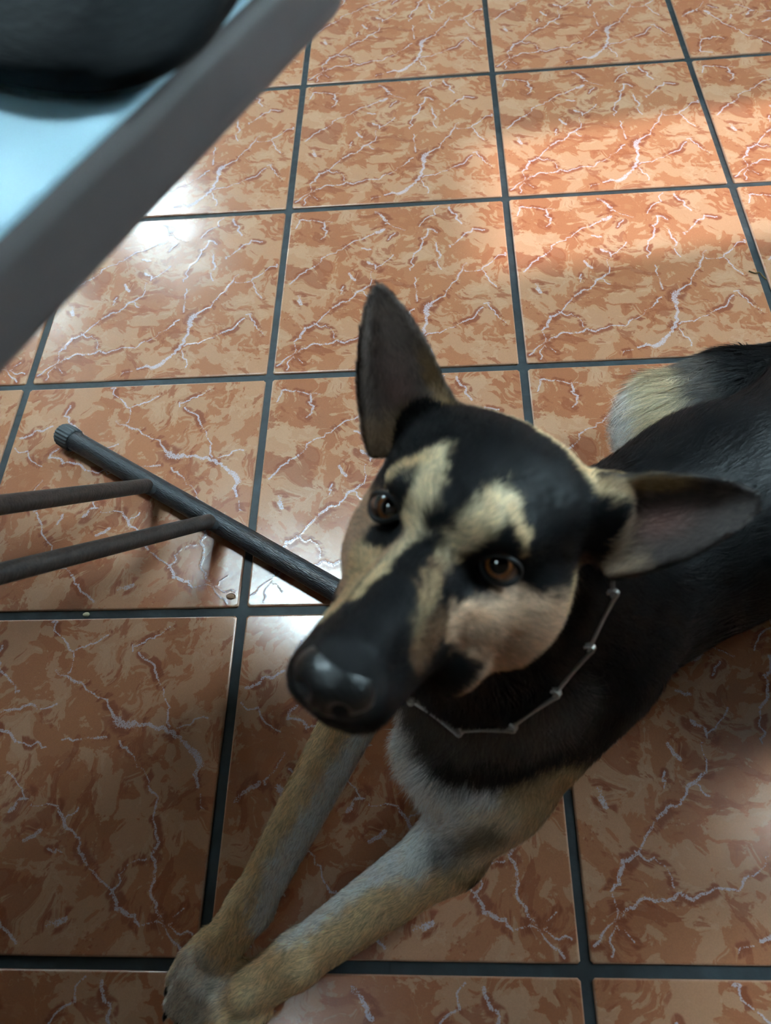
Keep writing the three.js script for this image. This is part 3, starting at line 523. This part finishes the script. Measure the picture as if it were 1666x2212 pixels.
// fur --------------------------------------------------------------
if (FUR > 0) {
  const tri = skinIdx.length / 3, P = [], Nn = [], C = [], I = [];
  for (let t = 0; t < tri; t++) {
    const ia = skinIdx[3 * t] * 3, ib = skinIdx[3 * t + 1] * 3, ic = skinIdx[3 * t + 2] * 3;
    const ax = skinPos[ia], ay = skinPos[ia + 1], az = skinPos[ia + 2]; if (ax > 1.06 || ay < 0.004) continue;
    const e1 = [skinPos[ib] - ax, skinPos[ib + 1] - ay, skinPos[ib + 2] - az], e2 = [skinPos[ic] - ax, skinPos[ic + 1] - ay, skinPos[ic + 2] - az];
    const area = 0.5 * Math.hypot(e1[1] * e2[2] - e1[2] * e2[1], e1[2] * e2[0] - e1[0] * e2[2], e1[0] * e2[1] - e1[1] * e2[0]);
    // away from every place the camera could stand: thin it out
    const nx = skinNormal[ia], ny = skinNormal[ia + 1], nz = skinNormal[ia + 2], cd = Math.hypot(0.553 - ax, 0.752 - ay, 1.65 - az), facing = (nx * (0.553 - ax) + ny * (0.752 - ay) + nz * (1.65 - az)) / cd;
    const h0 = toHead(ax, ay, az); if (h0[2] > 9.9 && Math.hypot(h0[0], h0[1] + 3.8) < 2.1) continue;          // nose leather
    const inHead = h0[2] > -11 && Math.abs(h0[0]) < 17 && h0[1] > -8;
    const per = FUR * (inHead ? 2.1e6 : 1.05e6) * (facing < -0.45 ? 0.12 : 1), want = area * per; let count = Math.floor(want) + (rnd() < want % 1 ? 1 : 0);
    if (!count) continue;
    const list = near(ax, ay, az, 0.03); let fx = 0, fy = 0, fz = 0, len = 0, sw = 0, inEar = null, earD = 1;
    const hh = h0; for (const p of list) { if (p.sign === -1 || !p.flow) continue; const d = Math.max(0, p.f(ax, ay, az, hh)), w = Math.exp(-d / 0.006); fx += p.flow[0] * w; fy += p.flow[1] * w; fz += p.flow[2] * w; len += p.len * w; sw += w; if (p.ear && d < earD) { earD = d; if (d < 0.003) inEar = p.ear; } }
    if (sw < 1e-6) continue; len /= sw;
    const eyeNear = Math.min(Math.hypot(h0[0] - EYES[0][0], h0[1] - EYES[0][1], h0[2] - EYES[0][2]), Math.hypot(h0[0] - EYES[1][0], h0[1] - EYES[1][1], h0[2] - EYES[1][2]));
    if (eyeNear < 1.55) continue; if (eyeNear < 2.4) len *= smooth(1.3, 2.6, eyeNear) * 0.8 + 0.12;
    let dens = 1;
    if (inEar) { const q = [h0[0] - inEar.base.x, h0[1] - inEar.base.y, h0[2] - inEar.base.z]; const nn = nx * 0 + headDir(inEar.N.x, inEar.N.y, inEar.N.z).reduce((s, v, i) => s + v * [nx, ny, nz][i], 0); if (nn > 0.3) { const w = Math.abs(q[0] * inEar.W.x + q[1] * inEar.W.y + q[2] * inEar.W.z), t = (q[0] * inEar.A.x + q[1] * inEar.A.y + q[2] * inEar.A.z) / inEar.L; dens = lerp(0.25, 1, smooth(0.5, 1, w / Math.max(0.3, inEar.half(clamp(t))))); len = lerp(0.006, 0.0035, clamp(t)); } }
    for (let k = 0; k < count; k++) {
      if (dens < 1 && rnd() > dens) continue;
      let u = rnd(), v = rnd(); if (u + v > 1) { u = 1 - u; v = 1 - v; }
      const x = ax + e1[0] * u + e2[0] * v, y = ay + e1[1] * u + e2[1] * v, z = az + e1[2] * u + e2[2] * v;
      const n = [lerp(lerp(skinNormal[ia], skinNormal[ib], u), skinNormal[ic], v), lerp(lerp(skinNormal[ia + 1], skinNormal[ib + 1], u), skinNormal[ic + 1], v), lerp(lerp(skinNormal[ia + 2], skinNormal[ib + 2], u), skinNormal[ic + 2], v)];
      // lie of the hair, swirled a little in clumps
      const s1 = (noise3(x * 90, y * 90, z * 90) - 0.5) * 1.1, s2 = (noise3(x * 90 + 9, y * 90, z * 90) - 0.5) * 1.1, s3 = (noise3(x * 90, y * 90 + 9, z * 90) - 0.5) * 1.1;
      let dx = fx / sw + s1 + (rnd() - 0.5) * 0.5, dy = fy / sw + s2 + (rnd() - 0.5) * 0.5, dz = fz / sw + s3 + (rnd() - 0.5) * 0.5;
      const dn = dx * n[0] + dy * n[1] + dz * n[2]; dx -= n[0] * dn; dy -= n[1] * dn; dz -= n[2] * dn; const dl = Math.hypot(dx, dy, dz) || 1; dx /= dl; dy /= dl; dz /= dl;
      const L = len * (0.65 + 0.6 * rnd()), lift = 0.30 + 0.28 * rnd() + (len > 0.02 ? 0.18 : 0), lie = lift * 0.35;
      const m = [x + (dx * 0.5 + n[0] * lift * 0.5) * L, y + (dy * 0.5 + n[1] * lift * 0.5) * L, z + (dz * 0.5 + n[2] * lift * 0.5) * L];
      const e = [m[0] + (dx * 0.5 + n[0] * lie * 0.5) * L, m[1] + (dy * 0.5 + n[1] * lie * 0.5) * L, m[2] + (dz * 0.5 + n[2] * lie * 0.5) * L]; if (e[1] < 0.001) e[1] = 0.001; if (m[1] < 0.001) m[1] = 0.001;
      // ribbon lies across the direction of growth, rolled at random
      const bx = n[1] * dz - n[2] * dy, by = n[2] * dx - n[0] * dz, bz = n[0] * dy - n[1] * dx, ro = (rnd() - 0.5) * 1.6, cr = Math.cos(ro), sr = Math.sin(ro), wd = (inHead ? 0.00019 : 0.00027) * (0.8 + 0.5 * rnd());
      const qx = (bx * cr + n[0] * sr) * wd, qy = (by * cr + n[1] * sr) * wd, qz = (bz * cr + n[2] * sr) * wd;
      const c = coat(x, y, z), br = 0.60 + 0.80 * rnd(), o = P.length / 3;
      P.push(x - qx, y - qy, z - qz, x + qx, y + qy, z + qz, m[0] - qx * 0.8, m[1] - qy * 0.8, m[2] - qz * 0.8, m[0] + qx * 0.8, m[1] + qy * 0.8, m[2] + qz * 0.8, e[0], e[1], e[2]);
      const sx = n[0] + (-bx * sr + n[0] * cr) * 0.45 + dx * 0.25, sy = n[1] + (-by * sr + n[1] * cr) * 0.45 + dy * 0.25, sz = n[2] + (-bz * sr + n[2] * cr) * 0.45 + dz * 0.25, sl = Math.hypot(sx, sy, sz) || 1;
      for (let q = 0; q < 5; q++) { Nn.push(sx / sl, sy / sl, sz / sl); C.push(c[0] * br, c[1] * br, c[2] * br); }
      I.push(o, o + 2, o + 1, o + 1, o + 2, o + 3, o + 2, o + 4, o + 3);
    }
  }
  const g = new THREE.BufferGeometry(); g.setAttribute('position', new THREE.BufferAttribute(new Float32Array(P), 3)); g.setAttribute('normal', new THREE.BufferAttribute(new Float32Array(Nn), 3)); g.setAttribute('color', new THREE.BufferAttribute(new Float32Array(C), 3)); g.setIndex(new THREE.BufferAttribute(new Uint32Array(I), 1));
  const fur = part('fur', g, new THREE.MeshPhysicalMaterial({ name: 'hair', vertexColors: true, roughness: 0.5, specularIntensity: 0.35, side: THREE.DoubleSide }), dog);
  fur.userData.kind = 'stuff'; fur.userData.label = 'short coat of black, tan and white hair';
  console.log('strands', P.length / 15, 'skin triangles', tri);
}
// eyes ---------------------------------------------------------------
{
  const irisTex = dataTexture(512, (u, v) => {            // looked at along the pole: v = 1 at the pupil
    const t = (1 - v) * 180, a = u * Math.PI * 2, ray = noise3(Math.cos(a) * 14, Math.sin(a) * 14, t * 0.05) * 0.6 + noise3(Math.cos(a) * 40, Math.sin(a) * 40, t * 0.1) * 0.4;
    let c = [0.010, 0.009, 0.010];
    const iris = [0.34 + 0.20 * ray, 0.20 + 0.13 * ray, 0.11 + 0.06 * ray];
    const wi = smooth(22.0, 25.0, t) * (1 - smooth(36.5, 40, t)); c = c.map((q, i) => lerp(q, iris[i], wi));
    const ws = smooth(42, 46, t); c = c.map((q, i) => lerp(q, [0.26, 0.19, 0.17][i], ws)); return c;
  }, true);
  const eyeMat = new THREE.MeshPhysicalMaterial({ name: 'wet_eye', map: irisTex, roughness: 0.08, clearcoat: 1, clearcoatRoughness: 0.02, ior: 1.4 });
  const lidMat = new THREE.MeshPhysicalMaterial({ name: 'black_eyelid', color: 0x0b0b0c, roughness: 0.6 });
  for (const e of EYES) {
    const c = V(...head(...e)), look = camera.position.clone().sub(c).normalize(), s = Math.sign(e[0]);
    const forward = V(...headDir(s * 0.30, 0.10, 0.95)); look.lerp(forward, 0.12).normalize();
    const g = new THREE.SphereGeometry(0.0118, 48, 32), p = g.attributes.position;             // cornea bulges at the pole
    for (let i = 0; i < p.count; i++) { const q = V().fromBufferAttribute(p, i), a = Math.acos(clamp(q.y / 0.0118, -1, 1)); q.multiplyScalar(1 + 0.07 * (1 - smooth(0.35, 0.85, a))); p.setXYZ(i, q.x, q.y, q.z); }
    g.computeVertexNormals();
    const eye = part('eye', g, eyeMat, dog); eye.position.copy(c); eye.quaternion.setFromUnitVectors(V(0, 1, 0), look); eye.userData.label = 'dark brown eye';
    // almond rim of the lids, following the opening of the socket
    const f = V(...headDir(s * 0.42, 0.16, 0.90)).normalize(), u = V(...headDir(s * 0.12, 1, -0.12)); u.addScaledVector(f, -u.dot(f)).normalize(); const r = V().crossVectors(u, f).normalize();
    const pts = []; for (let k = 0; k < 40; k++) { const a = k / 40 * Math.PI * 2, ca = Math.cos(a), sa = Math.sin(a), wx = 0.0112 * ca + 0.0008 * sa, wy = (sa > 0 ? 0.0070 : 0.0082) * sa * (1 - 0.12 * ca * ca) , d = Math.sqrt(Math.max(0, 0.0119 * 0.0119 - wx * wx * 0.92 - wy * wy)); pts.push(c.clone().addScaledVector(f, d).addScaledVector(r, wx).addScaledVector(u, wy)); }
    const lid = part('eyelid', new THREE.TubeGeometry(new THREE.CatmullRomCurve3(pts, true), 80, 0.0017, 10, true), lidMat, dog); lid.userData.label = 'black eyelid rim';
  }
}
// nose leather ------------------------------------------------------
{
  const g = new THREE.SphereGeometry(1, 64, 48), p = g.attributes.position;
  for (let i = 0; i < p.count; i++) {
    const v = V().fromBufferAttribute(p, i); let x = v.x * 1.95, y = v.y * 1.50, z = v.z * 1.45;
    if (v.y < 0) x *= 1 + 0.35 * v.y;                                     // narrows downwards
    const k = 1 + 0.10 * Math.pow(Math.max(0, v.y), 2); x *= k;
    for (const s of [-1, 1]) { const d = Math.hypot((v.x - s * 0.50) / 0.20, (v.y + 0.12 + s * v.x * 0.2) / 0.26); if (v.z > 0) z -= 0.55 * Math.exp(-d * d); }   // nostrils
    if (v.z > 0) z -= 0.16 * Math.exp(-Math.pow(v.x / 0.07, 2)) * smooth(0.35, -0.1, v.y);                                              // philtrum
    z += 0.03 * (noise3(v.x * 22, v.y * 22, v.z * 22) - 0.5);
    const q = head(x, y - 3.75, z + 10.95); p.setXYZ(i, ...q);
  }
  g.computeVertexNormals();
  const b = dataTexture(256, (u, v) => { const h = noise3(u * 70, v * 40, 2); return [h, h, h]; });
  part('nose', g, new THREE.MeshPhysicalMaterial({ name: 'nose_leather', color: 0x0c0d0e, roughness: 0.40, bumpMap: b, bumpScale: 0.0003, clearcoat: 0.25, clearcoatRoughness: 0.35 }), dog).userData.label = 'black moist nose';
}
// claws ---------------------------------------------------------------
{
  const m = new THREE.MeshPhysicalMaterial({ name: 'black_claw', color: 0x0f0f10, roughness: 0.3 });
  for (const [e, d] of NAILS) {
    const c = new THREE.CatmullRomCurve3([V(e[0], e[1] + 0.002, e[2]), V(e[0] + d[0] * 0.011, e[1] + 0.0015, e[2] + d[1] * 0.011), V(e[0] + d[0] * 0.018, e[1] - 0.008, e[2] + d[1] * 0.018)]);
    const g = new THREE.TubeGeometry(c, 10, 0.0034, 10, false), p = g.attributes.position;
    for (let i = 0; i < p.count; i++) { const ring = Math.floor(i / 11), q = c.getPointAt(ring / 10), s = lerp(1, 0.12, Math.pow(ring / 10, 1.6)); p.setXYZ(i, q.x + (p.getX(i) - q.x) * s, Math.max(0.001, q.y + (p.getY(i) - q.y) * s), q.z + (p.getZ(i) - q.z) * s); }
    g.computeVertexNormals(); part('claw', g, m, dog);
  }
}

// ---------------------------------------------------------------- wire-link collar lying round the neck
{
  const c = V(0.606, 0.245, 1.435), seen = [V(0.561, 0.214, 1.511), V(0.600, 0.233, 1.512), V(0.632, 0.254, 1.493), V(0.653, 0.284, 1.467)];
  const nrm = V().crossVectors(seen[3].clone().sub(seen[0]), seen[1].clone().add(seen[2]).multiplyScalar(0.5).sub(seen[0])).normalize(); c.addScaledVector(nrm, seen[1].clone().sub(c).dot(nrm));
  const ex = seen[0].clone().sub(c).normalize(), ey = V().crossVectors(nrm, ex).normalize(); if (seen[2].clone().sub(c).dot(ey) < 0) ey.negate();
  const ring = [], M = 180;
  for (let k = 0; k < M; k++) {
    const a = k / M * Math.PI * 2, d = ex.clone().multiplyScalar(Math.cos(a)).addScaledVector(ey, Math.sin(a)); let t = 0.16;
    for (let i = 0; i < 200; i++) { const p = c.clone().addScaledVector(d, t), s = fieldOf(prims.slice(0, BODY_PRIMS), p.x, p.y, p.z) - 0.0135; if (s < 0.0004 || t < 0.03) break; t -= Math.max(0.0006, s * 0.6); }
    ring.push(t);
  }
  const sm = ring.map((_, k) => { let s = 0; for (let q = -7; q <= 7; q++) s += ring[(k + q + M) % M]; return s / 15; });
  const at = (a) => { const k = ((a / (Math.PI * 2) * M) % M + M) % M, i = Math.floor(k), t = lerp(sm[i], sm[(i + 1) % M], k - i); return c.clone().addScaledVector(ex, Math.cos(a) * t).addScaledVector(ey, Math.sin(a) * t); };
  let total = 0; const cum = [0]; for (let k = 1; k <= 720; k++) { total += at(k / 720 * Math.PI * 2).distanceTo(at((k - 1) / 720 * Math.PI * 2)); cum.push(total); }
  const byLength = (s) => { s = ((s % total) + total) % total; let k = cum.findIndex((v) => v >= s); return at((k / 720) * Math.PI * 2); };
  const collar = thing('dog_collar', 'thin steel wire link collar round the neck of the dog', 'collar');
  const wire = new THREE.MeshPhysicalMaterial({ name: 'worn_steel_wire', color: 0xb3aca7, metalness: 0.85, roughness: 0.3 });
  const n = Math.round(total / 0.040), L = total / n;
  for (let k = 0; k < n; k++) {
    const a = byLength(k * L + 0.002), b = byLength((k + 1) * L + 0.002), m = byLength((k + 0.5) * L + 0.002), d = b.clone().sub(a).normalize(), out = m.clone().sub(c); out.addScaledVector(d, -out.dot(d)).normalize(); const across = V().crossVectors(d, out).normalize();
    // a hairpin of wire whose open end is bent outwards and hooked over the next link
    const P = (t, w, h) => a.clone().lerp(b, t).addScaledVector(across, w).addScaledVector(out, h);
    const h = new THREE.CatmullRomCurve3([P(1.03, -0.0030, -0.0035), P(1.10, -0.0030, -0.001), P(1.09, -0.0026, 0.0022), P(0.98, -0.0022, 0.0018), P(0.5, -0.0017, 0.0006), P(0.08, -0.0024, 0.0004), P(0.01, -0.0014, 0.0004), P(0.0, 0, 0.0004), P(0.01, 0.0014, 0.0004), P(0.08, 0.0024, 0.0004), P(0.5, 0.0017, 0.0006), P(0.98, 0.0022, 0.0018), P(1.09, 0.0026, 0.0022), P(1.10, 0.0030, -0.001), P(1.03, 0.0030, -0.0035)]);
    part('link', new THREE.TubeGeometry(h, 72, 0.0013, 8, false), wire, collar);
  }
}
// ---------------------------------------------------------------- crumbs on the floor
{
  const crumb = (x, y, z, r, color, label, squash) => {
    const g = new THREE.IcosahedronGeometry(r, 2), p = g.attributes.position;
    for (let i = 0; i < p.count; i++) { const q = V().fromBufferAttribute(p, i), k = 0.75 + 0.5 * noise3(q.x / r * 1.3 + x * 50, q.y / r * 1.3, q.z / r * 1.3 + z * 50); p.setXYZ(i, q.x * k * squash, Math.max(q.y * k * 0.7, -r * 0.35), q.z * k); }
    g.computeVertexNormals(); const m = part('crumb', g, new THREE.MeshStandardMaterial({ name: 'crumb', color, roughness: 0.8 })); m.position.set(x, y + r * 0.35, z); m.rotation.y = x * 40; m.userData = { label, category: 'crumb', group: 'crumbs on the floor' }; return m;
  };
  crumb(0.3190, 0.0, 1.3150, 0.0036, 0x8d6a52, 'brown crumb beside the foot tube near the bright reflection', 1.5).name = 'crumb';
  crumb(0.1555, -0.0026, 1.3322, 0.0026, 0xb5a98c, 'pale grain lying in the dark grout line below the struts', 1.4).name = 'crumb_001';
  const fibre = new THREE.TubeGeometry(new THREE.CatmullRomCurve3([V(0.982, 0.0012, 0.848), V(0.989, 0.0016, 0.853), V(0.995, 0.0012, 0.852), V(0.998, 0.0012, 0.860), V(1.001, 0.0012, 0.866)]), 24, 0.0009, 6, false);
  const f = part('plant_fibre', fibre, new THREE.MeshStandardMaterial({ name: 'dry_fibre', color: 0x5c4718, roughness: 0.8 })); f.userData = { label: 'tiny dry brown fibre on the tile above the hind leg', category: 'debris' };
}

renderer.render(scene, camera);
